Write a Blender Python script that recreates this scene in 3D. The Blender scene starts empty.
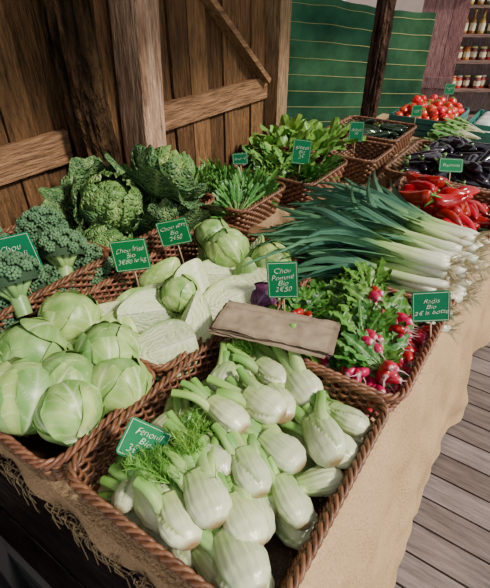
import bpy, math, random
from math import sin, cos, pi, radians, sqrt, exp
from mathutils import Vector, Matrix, Euler, noise, Quaternion
R = random.Random(7)
SC = bpy.context.scene
COL = SC.collection
YAW = radians(34.5)
def F(x, y):  # rotated frame of the far part of the market
    return (x*cos(YAW)-y*sin(YAW), x*sin(YAW)+y*cos(YAW))
def lerp(a, b, t): return a+(b-a)*t
def mix(c1, c2, t):
    t = max(0, min(1, t)); return tuple(c1[i]*(1-t)+c2[i]*t for i in range(3))
def sst(a, b, x):
    t = max(0, min(1, (x-a)/(b-a))); return t*t*(3-2*t)
def interp(tab, u):
    for i in range(len(tab)-1):
        if u <= tab[i+1][0]:
            t = (u-tab[i][0])/(tab[i+1][0]-tab[i][0]); t = t*t*(3-2*t)*.5+t*.5
            return lerp(tab[i][1], tab[i+1][1], t)
    return tab[-1][1]
# ---------------------------------------------------------------- materials
def MAT(name, rough=.5, col=None, bump=None, var=None, coord='Object', stretch=(1,1,1), objvar=.12, hue=.015, spec=.5, trans=0, coat=0, metal=0, transmission=0, vor=None, detail=5):
    m = bpy.data.materials.new(name); m.use_nodes = True
    nt = m.node_tree; N = nt.nodes; L = nt.links
    b = N['Principled BSDF']; out = N['Material Output']
    b.inputs['Roughness'].default_value = rough
    b.inputs['Specular IOR Level'].default_value = spec
    b.inputs['Metallic'].default_value = metal
    b.inputs['Coat Weight'].default_value = coat
    b.inputs['Coat Roughness'].default_value = .15
    b.inputs['Transmission Weight'].default_value = transmission
    if col is None:
        a = N.new('ShaderNodeAttribute'); a.attribute_name = 'Col'; cur = a.outputs['Color']
    else:
        a = N.new('ShaderNodeRGB'); a.outputs[0].default_value = (*col, 1); cur = a.outputs[0]
    tc = N.new('ShaderNodeTexCoord'); mp = N.new('ShaderNodeMapping'); mp.inputs['Scale'].default_value = stretch
    L.new(tc.outputs[coord], mp.inputs['Vector'])
    if var:
        n = N.new('ShaderNodeTexNoise'); n.inputs['Scale'].default_value = var[0]; n.inputs['Detail'].default_value = detail
        n.inputs['Roughness'].default_value = .7
        L.new(mp.outputs[0], n.inputs['Vector'])
        r = N.new('ShaderNodeMapRange'); r.inputs[1].default_value = .3; r.inputs[2].default_value = .7
        r.inputs[3].default_value = 1-var[1]; r.inputs[4].default_value = 1+var[1]*.6
        L.new(n.outputs['Fac'], r.inputs[0])
        mx = N.new('ShaderNodeVectorMath'); mx.operation = 'SCALE'
        L.new(cur, mx.inputs[0]); L.new(r.outputs[0], mx.inputs['Scale']); cur = mx.outputs[0]
    vh = None
    if vor:
        v = N.new('ShaderNodeTexVoronoi'); v.feature = 'DISTANCE_TO_EDGE'; v.inputs['Scale'].default_value = vor[0]
        nz = N.new('ShaderNodeTexNoise'); nz.inputs['Scale'].default_value = vor[0]*.6
        L.new(mp.outputs[0], nz.inputs['Vector'])
        va = N.new('ShaderNodeVectorMath'); va.operation = 'MULTIPLY_ADD'; va.inputs[1].default_value = (.6/vor[0],)*3
        L.new(nz.outputs['Color'], va.inputs[0]); L.new(mp.outputs[0], va.inputs[2]); L.new(va.outputs[0], v.inputs['Vector'])
        r = N.new('ShaderNodeMapRange'); r.inputs[1].default_value = 0; r.inputs[2].default_value = .35; r.interpolation_type = 'SMOOTHSTEP'
        L.new(v.outputs['Distance'], r.inputs[0]); vh = r.outputs[0]
        r3 = N.new('ShaderNodeMapRange'); r3.inputs[1].default_value = 0; r3.inputs[2].default_value = .12
        r3.inputs[3].default_value = vor[3]; r3.inputs[4].default_value = 0
        L.new(v.outputs['Distance'], r3.inputs[0])
        mxx = N.new('ShaderNodeMix'); mxx.data_type = 'RGBA'; mxx.inputs['B'].default_value = (*vor[2], 1)
        L.new(r3.outputs[0], mxx.inputs['Factor']); L.new(cur, mxx.inputs['A']); cur = mxx.outputs['Result']
    if objvar:
        oi = N.new('ShaderNodeObjectInfo')
        h = N.new('ShaderNodeHueSaturation')
        r1 = N.new('ShaderNodeMapRange'); r1.inputs[3].default_value = 1-objvar; r1.inputs[4].default_value = 1+objvar
        L.new(oi.outputs['Random'], r1.inputs[0]); L.new(r1.outputs[0], h.inputs['Value'])
        r2 = N.new('ShaderNodeMapRange'); r2.inputs[3].default_value = .5+hue; r2.inputs[4].default_value = .5-hue
        L.new(oi.outputs['Random'], r2.inputs[0]); L.new(r2.outputs[0], h.inputs['Hue'])
        L.new(cur, h.inputs['Color']); cur = h.outputs[0]
    L.new(cur, b.inputs['Base Color'])
    nrm = None
    if vh is not None:
        bp = N.new('ShaderNodeBump'); bp.inputs['Strength'].default_value = vor[1]; bp.inputs['Distance'].default_value = .006
        L.new(vh, bp.inputs['Height']); nrm = bp.outputs[0]
    if bump:
        n2 = N.new('ShaderNodeTexNoise'); n2.inputs['Scale'].default_value = bump[0]; n2.inputs['Detail'].default_value = 4
        L.new(mp.outputs[0], n2.inputs['Vector'])
        bp = N.new('ShaderNodeBump'); bp.inputs['Strength'].default_value = bump[1]; bp.inputs['Distance'].default_value = bump[2] if len(bump) > 2 else .01
        L.new(n2.outputs['Fac'], bp.inputs['Height'])
        if nrm: L.new(nrm, bp.inputs['Normal'])
        nrm = bp.outputs[0]
    if nrm: L.new(nrm, b.inputs['Normal'])
    if trans:
        tr = N.new('ShaderNodeBsdfTranslucent'); ms = N.new('ShaderNodeMixShader'); ms.inputs[0].default_value = trans
        L.new(cur, tr.inputs['Color']); L.new(b.outputs[0], ms.inputs[1]); L.new(tr.outputs[0], ms.inputs[2]); L.new(ms.outputs[0], out.inputs[0])
    return m
m_leaf = MAT('leaf_skin', .42, var=(30,.3), bump=(60,.4,.006), trans=.12)
m_leek = MAT('leek_leaf_skin', .45, var=(18,.3), bump=(30,.3,.004), stretch=(.25,3,3), trans=.08, spec=.4)
m_savoy = MAT('savoy_leaf_skin', .42, var=(18,.3), bump=(60,.5,.005), vor=(75,1.0,(.26,.40,.12),.4), trans=.05)
m_cab = MAT('cabbage_skin', .38, var=(9,.22), bump=(20,.35,.006), objvar=.16, hue=.022, spec=.4)
m_cut = MAT('cut_cabbage_flesh', .5, var=(60,.14), bump=(90,.4,.003), objvar=.10, spec=.3)
m_fen = MAT('fennel_skin', .30, var=(16,.18), bump=(26,.3,.005), stretch=(.6,4,4), objvar=.10, spec=.5)
m_stalk = MAT('stalk_skin', .34, var=(25,.15), bump=(60,.3,.003), stretch=(.3,1,1))
m_frond = MAT('feathery_leaf', .5, objvar=.1, trans=.25)
m_broc = MAT('broccoli_floret', .8, var=(40,.2), bump=(420,.7,.003), objvar=.12)
m_red = MAT('pepper_skin', .18, var=(6,.15), bump=(10,.08,.01), coat=.3, objvar=.22, hue=.006, spec=.4)
m_tom = MAT('tomato_skin', .25, var=(8,.08), coat=.3, objvar=.1, hue=.01)
m_egg = MAT('aubergine_skin', .14, var=(8,.1), coat=.5, objvar=.3)
m_rad = MAT('radish_skin', .28, var=(30,.12), coat=.15, objvar=.12)
m_root = MAT('root_hair', .8, objvar=.1)
m_wick = MAT('wicker', .42, var=(45,.5), bump=(150,.4,.003), objvar=.12, hue=.008)
m_wood = MAT('weathered_wood_upright', .85, var=(13,.8), bump=(30,1.0,.02), stretch=(5,5,.6), objvar=.05, spec=.2, detail=12)
m_woodx = MAT('weathered_wood_across', .75, var=(11,.6), bump=(24,.8,.012), stretch=(.4,4,4), objvar=.0, spec=.3, detail=10)
m_woody = MAT('weathered_wood_along', .85, var=(12,.75), bump=(26,.9,.015), stretch=(5,.5,5), objvar=.0, spec=.2, detail=12)
m_bark = MAT('dark_bark', .95, var=(9,.8), bump=(18,1.0,.07), stretch=(2,2,.9), objvar=.05, spec=.1, detail=10)
m_paper = MAT('kraft_paper', .42, var=(9,.25), bump=(14,.6,.012), objvar=.12)
m_sign = MAT('green_board', .7, col=(.004,.16,.055), var=(20,.15), objvar=.05, spec=.2)
m_chalk = MAT('white_marker', .8, col=(.75,.86,.66), objvar=0, spec=.1)
m_plain = MAT('painted_or_plain', .5, var=(12,.12), objvar=.08)
m_tarp = MAT('tarpaulin', .7, var=(5,.5), bump=(120,.5,.004), objvar=0, trans=.6, spec=.15, detail=9)
m_ground = MAT('pale_ground', .9, col=(.75,.73,.70), var=(1.5,.15), objvar=0)
m_glass = MAT('coloured_glass', .08, objvar=.1, coat=.5, spec=.7)
m_dark = MAT('dark_filler_plastic', .7, col=(.008,.007,.008), objvar=.1)
m_burlap = MAT('burlap_weave', .95, var=(160,.30), bump=(160,1.0,.006), objvar=0, spec=.1, detail=8)
# ---------------------------------------------------------------- mesh builder
class MB:
    def __init__(s): s.v = []; s.f = []; s.c = []
    def add(s, vs, fs, cs):
        o = len(s.v); s.v += [tuple(v) for v in vs]; s.f += [tuple(i+o for i in f) for f in fs]; s.c += cs
    def mesh(s, name, mat, smooth=True):
        me = bpy.data.meshes.new(name); me.from_pydata(s.v, [], s.f)
        at = me.color_attributes.new('Col', 'FLOAT_COLOR', 'POINT')
        flat = []
        for c in s.c: flat += [c[0], c[1], c[2], 1]
        at.data.foreach_set('color', flat)
        if smooth: me.polygons.foreach_set('use_smooth', [True]*len(me.polygons))
        me.materials.append(mat); me.update(); return me
def tube(mb, pts, rads, n, colf, flat=1., cap=True, capcol=None, up=None):
    pts = [Vector(p) for p in pts]; m = len(pts)
    ref = Vector(up) if up else Vector((0,0,1))
    t0 = (pts[1]-pts[0]).normalized()
    if abs(t0.dot(ref)) > .95: ref = Vector((0,1,0)) if abs(t0.y) < .9 else Vector((1,0,0))
    vs = []; cs = []; fs = []
    for i in range(m):
        t = (pts[min(i+1,m-1)]-pts[max(i-1,0)]).normalized()
        s = t.cross(ref).normalized(); u = s.cross(t).normalized(); ref = u
        for k in range(n):
            a = 2*pi*k/n
            vs.append(pts[i]+s*cos(a)*rads[i]+u*sin(a)*rads[i]*flat); cs.append(colf(i/(m-1), k))
    for i in range(m-1):
        for k in range(n):
            fs.append((i*n+k, i*n+(k+1)%n, (i+1)*n+(k+1)%n, (i+1)*n+k))
    if cap:
        for e, i in ((0,0),(1,m-1)):
            if capcol:
                b0 = len(vs)
                for k in range(n): vs.append(vs[i*n+k]); cs.append(capcol)
                vs.append(pts[i]); c = len(vs)-1; cs.append(capcol)
                for k in range(n):
                    fs.append((b0+(k+1)%n, b0+k, c) if e == 0 else (b0+k, b0+(k+1)%n, c))
            else:
                vs.append(pts[i]); c = len(vs)-1
                cs.append(colf(e, 0))
                for k in range(n):
                    fs.append((i*n+(k+1)%n, i*n+k, c) if e == 0 else (i*n+k, i*n+(k+1)%n, c))
    mb.add(vs, fs, cs)
def strip(mb, pts, wid, side, colf, cup=0, k=5, ruff=0, rf=8, ph=0):
    pts = [Vector(p) for p in pts]; m = len(pts); side = Vector(side); vs = []; cs = []; fs = []
    for i in range(m):
        t = (pts[min(i+1,m-1)]-pts[max(i-1,0)]).normalized(); s = (side-t*side.dot(t)).normalized(); u = s.cross(t)
        for j in range(k):
            a = -1+2*j/(k-1); b = i/(m-1)
            vs.append(pts[i]+s*a*wid[i]+u*(cup*abs(a)*wid[i]+ruff*wid[i]*abs(a)*sin(rf*b*pi*2+ph+a*2)))
            cs.append(colf(a, b))
    for i in range(m-1):
        for j in range(k-1):
            fs.append((i*k+j, i*k+j+1, (i+1)*k+j+1, (i+1)*k+j))
    mb.add(vs, fs, cs)
def blob(mb, prof, length, x0, n, m, colf, rf=lambda th,u:1, flat=1., bend=0):
    vs = []; cs = []; fs = []
    for i in range(m+1):
        u = i/m; r = interp(prof, u); x = x0+length*u
        for k in range(n):
            th = 2*pi*k/n; q = r*rf(th, u)
            vs.append((x, q*cos(th), q*sin(th)*flat+bend*(u-.5)**2)); cs.append(colf(th, u))
    for i in range(m):
        for k in range(n): fs.append((i*n+k, (i+1)*n+k, (i+1)*n+(k+1)%n, i*n+(k+1)%n))
    vs.append((x0,0,bend*.25)); cs.append(colf(0,0)); a = len(vs)-1
    vs.append((x0+length,0,bend*.25)); cs.append(colf(0,1)); b = len(vs)-1
    for k in range(n):
        fs.append((k, (k+1)%n, a)); fs.append((m*n+(k+1)%n, m*n+k, b))
    mb.add(vs, fs, cs)
def box(mb, x0, x1, y0, y1, z0, z1, c):
    vs = [(x,y,z) for x in (x0,x1) for y in (y0,y1) for z in (z0,z1)]
    mb.add(vs, [(0,1,3,2),(4,6,7,5),(0,4,5,1),(2,3,7,6),(0,2,6,4),(1,5,7,3)], [c]*8)
def obox(mb, M, sx, sy, sz, c):
    vs = [M @ Vector((x,y,z)) for x in (-sx,sx) for y in (-sy,sy) for z in (-sz,sz)]
    mb.add(vs, [(0,1,3,2),(4,6,7,5),(0,4,5,1),(2,3,7,6),(0,2,6,4),(1,5,7,3)], [c]*8)
# ---------------------------------------------------------------- objects
def thing(name, mesh, loc=(0,0,0), rot=(0,0,0), sc=1, parts=(), label='', cat='', group=None, kind=None, quat=None):
    o = bpy.data.objects.new(name, mesh); COL.objects.link(o)
    o.location = loc
    if quat is not None: o.rotation_mode = 'QUATERNION'; o.rotation_quaternion = quat
    else: o.rotation_euler = rot
    o.scale = (sc,sc,sc) if not isinstance(sc, tuple) else sc
    if kind: o['kind'] = kind
    if kind != 'structure':
        o['label'] = label; o['category'] = cat
    if group: o['group'] = group
    for p in parts: part(o, *p)
    return o
def part(par, name, mesh, label=None, loc=(0,0,0), rot=(0,0,0)):
    c = bpy.data.objects.new(name, mesh); COL.objects.link(c); c.parent = par; c.location = loc; c.rotation_euler = rot
    if label: c['label'] = label
    return c
class Pile:
    def __init__(s, floor, slack=.9): s.fl = floor; s.sp = []; s.k = slack
    def z(s, x, y, sph, rm, sc=1, zmax=9):
        w = [(rm @ (Vector(p)*sc), r*sc) for p, r in sph]; z = -9
        for p, r in w:
            z = max(z, s.fl+r-p.z)
            for q, r2 in s.sp:
                dx = x+p.x-q.x; dy = y+p.y-q.y; R2 = ((r+r2)*s.k)**2-dx*dx-dy*dy
                if R2 > 0: z = max(z, q.z+sqrt(R2)-p.z)
        if z > zmax: return None
        s.sp += [(Vector((x,y,z))+p, r) for p, r in w]
        return z
# ---------------------------------------------------------------- camera, world, light
cam = bpy.data.cameras.new('camera'); co = bpy.data.objects.new('camera', cam); COL.objects.link(co)
co.location = (0,0,1.65); co.rotation_euler = (radians(55), 0, YAW)
cam.sensor_fit = 'VERTICAL'; cam.sensor_height = 24; cam.lens = 24*447/588; cam.clip_start = .02
SC.camera = co
w = bpy.data.worlds.new('sky'); SC.world = w; w.use_nodes = True
bg = w.node_tree.nodes['Background']; bg.inputs[0].default_value = (.93,.96,1,1); bg.inputs[1].default_value = .9
sd = bpy.data.lights.new('sun', 'SUN'); sd.energy = 5.6; sd.angle = radians(8); sd.color = (1,.93,.82)
so = bpy.data.objects.new('sun', sd); COL.objects.link(so)
so.rotation_euler = Vector((.88,.14,.80)).to_track_quat('Z','Y').to_euler()
# ---------------------------------------------------------------- setting
mb = MB(); y = -1.2; i = 0
while y < 6.5:
    c = mix((.13,.097,.085), (.23,.18,.165), R.random()); box(mb, -2.6, 2.2, y+.004, y+.116, -.03, .0, c); y += .12
fl = thing('floor', mb.mesh('floor', m_woodx, False), kind='structure')
mb = MB(); box(mb, -14, 16, -3, 22, -.25, -.05, (.5,.5,.5))
thing('floor', mb.mesh('outer_ground', m_ground, False), kind='structure')
mb = MB(); y = -.9  # unseen plank roof, added to block overhead sky and darken the wall side
while y < 5.0:
    box(mb, -1.7, .1, y, y+.148, 2.72, 2.75, mix((.16,.09,.05),(.26,.15,.09),R.random())); y += .15
thing('shade_ceiling', mb.mesh('shade_ceiling', m_woodx, False), kind='structure')
mb = MB(); y = -.9
while y < 2.5:
    wd = R.uniform(.11,.17); c = mix((.085,.036,.016), (.27,.13,.06), R.random())
    ye = min(y+wd-.007, 2.56)
    box(mb, -1.60+R.uniform(0,.006), -1.57+R.uniform(0,.014), y, ye, 0, 2.7, c); y += wd
thing('wall_left', mb.mesh('wall_left', m_wood, False), kind='structure')
mb = MB(); box(mb, -1.68, -1.61, -.9, 2.56, 0, 2.7, (.04,.022,.014))
thing('wall_left', mb.mesh('wall_backing', m_wood, False), kind='structure')
def door(y0, y1, brace, nm):
    mb = MB(); c = (.30,.16,.08)
    box(mb, -1.566, -1.535, y0, y1, 1.07, 1.19, c)
    box(mb, -1.566, -1.535, y0, y1, .2, .32, c)
    box(mb, -1.566, -1.535, y0, y1, 2.05, 2.17, c)
    thing('trim_%d' % nm, mb.mesh('door_rail', m_woody, False), kind='structure')
    if brace:
        a = Vector((-1.545, y0+.17, 1.78)); b = Vector((-1.545, y1-.06, 1.17)); d = b-a
        M = Matrix.Translation((a+b)/2) @ d.to_track_quat('Y','X').to_matrix().to_4x4()
        mb = MB(); obox(mb, M, .014, d.length/2, .05, (.31,.17,.085))
        thing('trim_%d' % (nm+1), mb.mesh('door_brace', m_woody, False), kind='structure')
door(-.9, 1.05, False, 1); door(1.5, 2.5, True, 3)
mb = MB(); box(mb, -1.60, -1.47, 2.48, 2.60, 0, 2.7, (.38,.23,.13))
thing('trim_6', mb.mesh('corner_post', m_wood, False), kind='structure')
def post(x, y, r, h, c1, c2, mat, square, label, seed):
    mb = MB(); n = 64; m = 150; vs = []; cs = []; fs = []
    for i in range(m+1):
        z = h*i/m
        for k in range(n):
            a = 2*pi*(k+.5)/n
            if square: q = r/((abs(cos(a))**26+abs(sin(a))**26)**(1/26))*(1+.02*noise.noise(Vector((a*.8, seed, z*1.5)))-.10*max(0,noise.noise(Vector((cos(a)*9, sin(a)*9+seed, z*.7)))-.2))
            else:
                rg = 1-abs(noise.noise(Vector((cos(a)*5, sin(a)*5+seed, z*2.2))))*2.5
                q = r*(1+.22*noise.noise(Vector((cos(a)*1.6, sin(a)*1.6+seed, z*2.8)))+.15*rg+.14*noise.noise(Vector((cos(a)*9, sin(a)*9, z*12+seed))))
            vs.append((q*cos(a)+.014*sin(z*2.5+seed), q*sin(a)+.03*noise.noise(Vector((seed, 0, z*1.5))), z))
            cs.append(mix(c1, c2, .5+1.3*noise.noise(Vector((cos(a)*4, sin(a)*4+seed, z*2.6)))))
    for i in range(m):
        for k in range(n): fs.append((i*n+k, i*n+(k+1)%n, (i+1)*n+(k+1)%n, (i+1)*n+k))
    fs.append(tuple(range(n-1,-1,-1))); fs.append(tuple(m*n+k for k in range(n)))
    mb.add(vs, fs, cs)
    thing('wooden_post', mb.mesh('post', mat, not square), (x,y,0), (0,0,.12 if square else 0), label=label, cat='post')
post(-1.45, 1.10, .068, 2.7, (.010,.005,.003), (.10,.05,.026), m_bark, False, 'dark rough tree trunk post against the plank wall', 1)
post(-1.47, 1.40, .068, 2.7, (.40,.245,.14), (.66,.46,.29), m_wood, True, 'pale brown squared timber post beside the plank door', 2)
px, py = F(.84, 3.22)
post(px, py, .050, 2.7, (.03,.015,.01), (.11,.06,.042), m_bark, False, 'dark slim tree trunk post in front of green tarpaulin', 5)
# tarpaulin
TX0, TX1, TY0, TY1 = -.25, 1.40, 3.40, 3.85
def tarp_pt(u, v):
    x = lerp(TX0, TX1, u); yy = lerp(TY0, TY1, u)+.004*sin(u*19+v*2)+.008*noise.noise(Vector((u*4, v*3, 0)))
    z = lerp(.15, lerp(1.66,1.455,u)-.02*sin(u*pi*2)**2*v**4+.004*sin(u*40)*v**4, v)
    return x, yy, z
mb = MB(); nx, nz = 70, 24; vs=[]; cs=[]; fs=[]
for i in range(nx+1):
    for j in range(nz+1):
        u = i/nx; v = j/nz; x, yy, z = tarp_pt(u, v)
        X, Y = F(x, yy); vs.append((X,Y,z)); cs.append(mix((.018,.075,.04), (.055,.155,.07), noise.noise(Vector((u*5,v*5,2)))+.5))
for i in range(nx):
    for j in range(nz): fs.append((i*(nz+1)+j, (i+1)*(nz+1)+j, (i+1)*(nz+1)+j+1, i*(nz+1)+j+1))
mb.add(vs, fs, cs)
tm = mb.mesh('tarp', m_tarp)
mb = MB()
for q in range(12):
    v = .12+q*.077; pts = []
    for i in range(61):
        x, yy, z = tarp_pt(i/60, v); X, Y = F(x, yy-.004); pts.append((X,Y,z))
    tube(mb, pts, [.0016]*61, 5, lambda t,k:(.40,.40,.12))
tp = thing('tarpaulin', tm, label='green tarpaulin sheet with yellow lines hung behind posts', cat='tarpaulin')
part(tp, 'yellow_line', mb.mesh('lines', m_plain), 'thin yellow reinforcement cords')
X, Y = F(2.4, 6.3)
mb = MB(); box(mb, -1.2, 1.6, 0, .08, 0, 2.6, (.42,.33,.30))
thing('wall_back', mb.mesh('wall_back', m_plain, False), (X,Y,0), (0,0,YAW), kind='structure')
X, Y = F(1.90, 5.0)
mb = MB()
for k in range(3): box(mb, -.21+k*.14, -.075+k*.14, 0, .03, 0, 2.2, mix((.28,.12,.13), (.38,.18,.18), R.random()))
box(mb, -.21, .21, -.03, 0, .75, .85, (.26,.13,.13)); box(mb, -.21, .21, -.03, 0, 1.55, 1.65, (.26,.13,.13))
thing('door_1', mb.mesh('door', m_wood, False), (X,Y,0), (0,0,YAW-.25), kind='structure')
# shelf unit
mb = MB(); zs = (.36,.655,.94,1.19,1.45,1.75)
body = (.19,.11,.09)
for z in zs: box(mb, 0, 1.1, -.3, 0, z-.025, z, body)
shm = mb.mesh('shelf_boards', m_woodx, False)
mb = MB(); box(mb, -.03, 0, -.3, 0, 0, 2.1, body); box(mb, 1.1, 1.13, -.3, 0, 0, 2.1, body)
sdm = mb.mesh('shelf_sides', m_wood, False)
mb = MB(); box(mb, -.03, 1.13, .0, .015, 0, 2.1, (.40,.30,.26)); bkm = mb.mesh('shelf_back', m_wood, False)
SX, SY = F(2.27, 5.7)
thing('shelf_unit', shm, (SX,SY,0), (0,0,YAW), parts=[('side_panel', sdm), ('back_panel', bkm)], label='reddish brown wooden shelf unit holding bottles and jars', cat='shelf')
def bottle_meshes(c, cap, jar):
    mb = MB()
    prof = [(0,.036),(.05,.038),(.8,.038),(.9,.034),(.95,.03),(1,.03)] if jar else [(0,.030),(.04,.033),(.55,.033),(.68,.024),(.78,.012),(1,.012)]
    h = .115 if jar else .20
    vs=[];cs=[];fs=[];n=14;m=16
    for i in range(m+1):
        r = interp(prof, i/m)
        for k in range(n): vs.append((r*cos(2*pi*k/n), r*sin(2*pi*k/n), h*i/m)); cs.append(c)
    for i in range(m):
        for k in range(n): fs.append((i*n+k, i*n+(k+1)%n, (i+1)*n+(k+1)%n, (i+1)*n+k))
    fs.append(tuple(range(n-1,-1,-1))); fs.append(tuple(m*n+k for k in range(n)))
    mb.add(vs,fs,cs); b = mb.mesh('glass', m_glass)
    mb = MB(); r = .033 if jar else .0145
    tube(mb, [(0,0,h-.002),(0,0,h+.016)], [r,r], 12, lambda t,k:cap); cm = mb.mesh('cap', m_plain)
    mb = MB(); r = .0388 if jar else .0338; z0, z1 = (.03,.08) if jar else (.03,.10)
    vs=[];fs=[]
    for z in (z0,z1):
        for k in range(15): a = -pi*.95+pi*.9*k/14; vs.append((r*cos(a), r*sin(a), z))
    for k in range(14): fs.append((k,k+1,k+16,k+15))
    mb.add(vs,fs,[(.70,.62,.42)]*30); lm = mb.mesh('label', m_plain)
    return b, cm, lm
bt = [bottle_meshes((.35,.14,.02),(.7,.6,.2),False), bottle_meshes((.05,.07,.02),(.05,.05,.05),False), bottle_meshes((.55,.30,.05),(.6,.05,.04),False)]
jr = [bottle_meshes((.50,.05,.02),(.75,.7,.6),True), bottle_meshes((.55,.22,.03),(.6,.1,.05),True), bottle_meshes((.20,.04,.03),(.8,.75,.3),True)]
for si, z in enumerate(zs[1:5]):
    for k in range(8):
        s = bt if si >= 2 else jr; v = R.randrange(3)
        lx = .05+k*.092+R.uniform(-.008,.008); ly = -.2+R.uniform(-.03,.03)
        X = SX+lx*cos(YAW)-ly*sin(YAW); Y = SY+lx*sin(YAW)+ly*cos(YAW)
        b, c, l = s[v]
        nm = 'glass_bottle' if si >= 2 else 'preserve_jar'
        lb = (['amber glass bottle with gold cap on wooden shelf','dark green glass bottle with black cap on shelf','golden oil bottle with red cap on wooden shelf'] if si>=2 else ['jar of red sauce with cream lid on shelf','jar of orange preserve with red lid on shelf','jar of dark jam with yellow lid on shelf'])[v]
        thing(nm, b, (X,Y,z), (0,0,YAW+R.uniform(-.3,.3)), parts=[('cap', c), ('paper_label', l)], label=lb, cat='bottle' if si>=2 else 'jar', group='bottles on the upper shelves' if si>=2 else 'jars on the lower shelves')
# ---------------------------------------------------------------- tables and burlap
TZ = .78
mb = MB(); box(mb, -.03,.03,-.03,.03,0,TZ-.05,(.09,.055,.035)); lg = mb.mesh('leg', m_wood, False)
def table(x0,x1,y0,y1,lab):
    mb = MB(); box(mb, x0, x1, y0, y1, TZ-.05, TZ-.01, (.06,.035,.022))
    tb = thing('trestle_table', mb.mesh('table_top', m_woody, False), label=lab, cat='table')
    for yy in (y0+.12,y1-.12):
        for xx in (x0+.1,x1-.12): part(tb, 'leg', lg, None, (xx,yy,0))
table(-1.50,-.13,.225,2.56,'long dark wooden trestle table under burlap cloth')
table(-1.20,-.13,2.58,3.70,'dark wooden trestle table under crates and tomatoes')
BC = (.50,.335,.185)
mb = MB(); NY = 300; vs=[]; cs=[]; fs=[]
rows = 11+40
for i in range(NY+1):
    yy = lerp(.21, 3.72, i/NY)
    xl = -1.48 if yy < 2.55 else -1.22
    for j in range(rows):
        if j < 11:
            x = lerp(xl,-.12,j/10); z = TZ+.003; vs.append((x+.0, yy, z+.002*noise.noise(Vector((x*5,yy*5,0)))))
        else:
            t = (j-10)/40
            rid = 1-abs(noise.noise(Vector((yy*3.2+t*1.5, t*2.6-yy*.6, 8))))*3
            fold = (.020*sin(yy*9+1.2*sin(yy*2.3))+.008*sin(yy*23+2*noise.noise(Vector((yy*2,0,0)))))*t**.8 + .034*noise.noise(Vector((yy*5, t*2.0, 4)))*min(1,t*3)+.010*noise.noise(Vector((yy*14, t*9, 4)))+.010*max(0,rid)*min(1,t*3)
            x = -.12+.035*min(1,t*6)**.5+.10*t+fold
            z = TZ+.003-(TZ-.02)*t
            vs.append((x, yy+.02*noise.noise(Vector((yy*3,t*2,9)))*t, z))
        cs.append(mix(BC,(.36,.23,.12), .9*max(0,noise.noise(Vector((yy*4,vs[-1][2]*4,2))))))
for i in range(NY):
    for j in range(rows-1): fs.append((i*rows+j, (i+1)*rows+j, (i+1)*rows+j+1, i*rows+j+1))
mb.add(vs,fs,cs)
vs=[];fs=[];cs=[]; n2=120
for i in range(n2+1):
    x = lerp(-1.48,-.12,i/n2); dp = .035+.03*noise.noise(Vector((x*9,3,0)))+.02*noise.noise(Vector((x*30,3,0)))
    for j in range(5):
        t = j/4; vs.append((x, .21-.012*t+.01*sin(x*30)*t, TZ+.003-dp*t)); cs.append((.34,.22,.12))
for i in range(n2):
    for j in range(4): fs.append((i*5+j,i*5+j+1,(i+1)*5+j+1,(i+1)*5+j))
mb.add(vs,fs,cs)
bl = thing('burlap_cloth', mb.mesh('burlap', m_burlap), label='tan burlap cloth draped in folds over the trestle table', cat='cloth')
mb = MB()
for k in range(130):
    x = R.uniform(-1.2,-.25); L_ = R.uniform(.03,.14); z0 = TZ-.02
    pts = [(x+.014*sin(q*2+k)*q/4, .198+.01*cos(q+k), z0-L_*q/5) for q in range(6)]
    tube(mb, pts, [.0016]*6, 4, lambda t,k:(.26,.17,.09))
part(bl, 'frayed_thread', mb.mesh('threads', m_root), 'loose frayed tan threads')
for lv in range(2):  # near-black crates added to darken the lit floor at the table end
    mb = MB(); z0=lv*.29; x0,x1,y0,y1=-1.30,-.28,-.30,.12; t=.012
    for q in range(3):
        za=z0+.02+q*.085; zb=za+.06
        box(mb,x0,x1,y0,y0+t,za,zb,(0,0,0)); box(mb,x0,x1,y1-t,y1,za,zb,(0,0,0)); box(mb,x0,x0+t,y0+t,y1-t,za,zb,(0,0,0)); box(mb,x1-t,x1,y0+t,y1-t,za,zb,(0,0,0))
    for xx in (x0+t,x1-t-.03,(x0+x1)/2):
        for yy in (y0+t,y1-t-.03): box(mb,xx,xx+.03,yy,yy+.03,z0,z0+.28,(0,0,0))
    box(mb,x0+t,x1-t,y0+t,y1-t,z0,z0+.015,(0,0,0))
    thing('plastic_crate', mb.mesh('crate', m_dark, False), label='black plastic crate added to darken the floor at the table end', cat='crate', group='added black crates')
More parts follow.
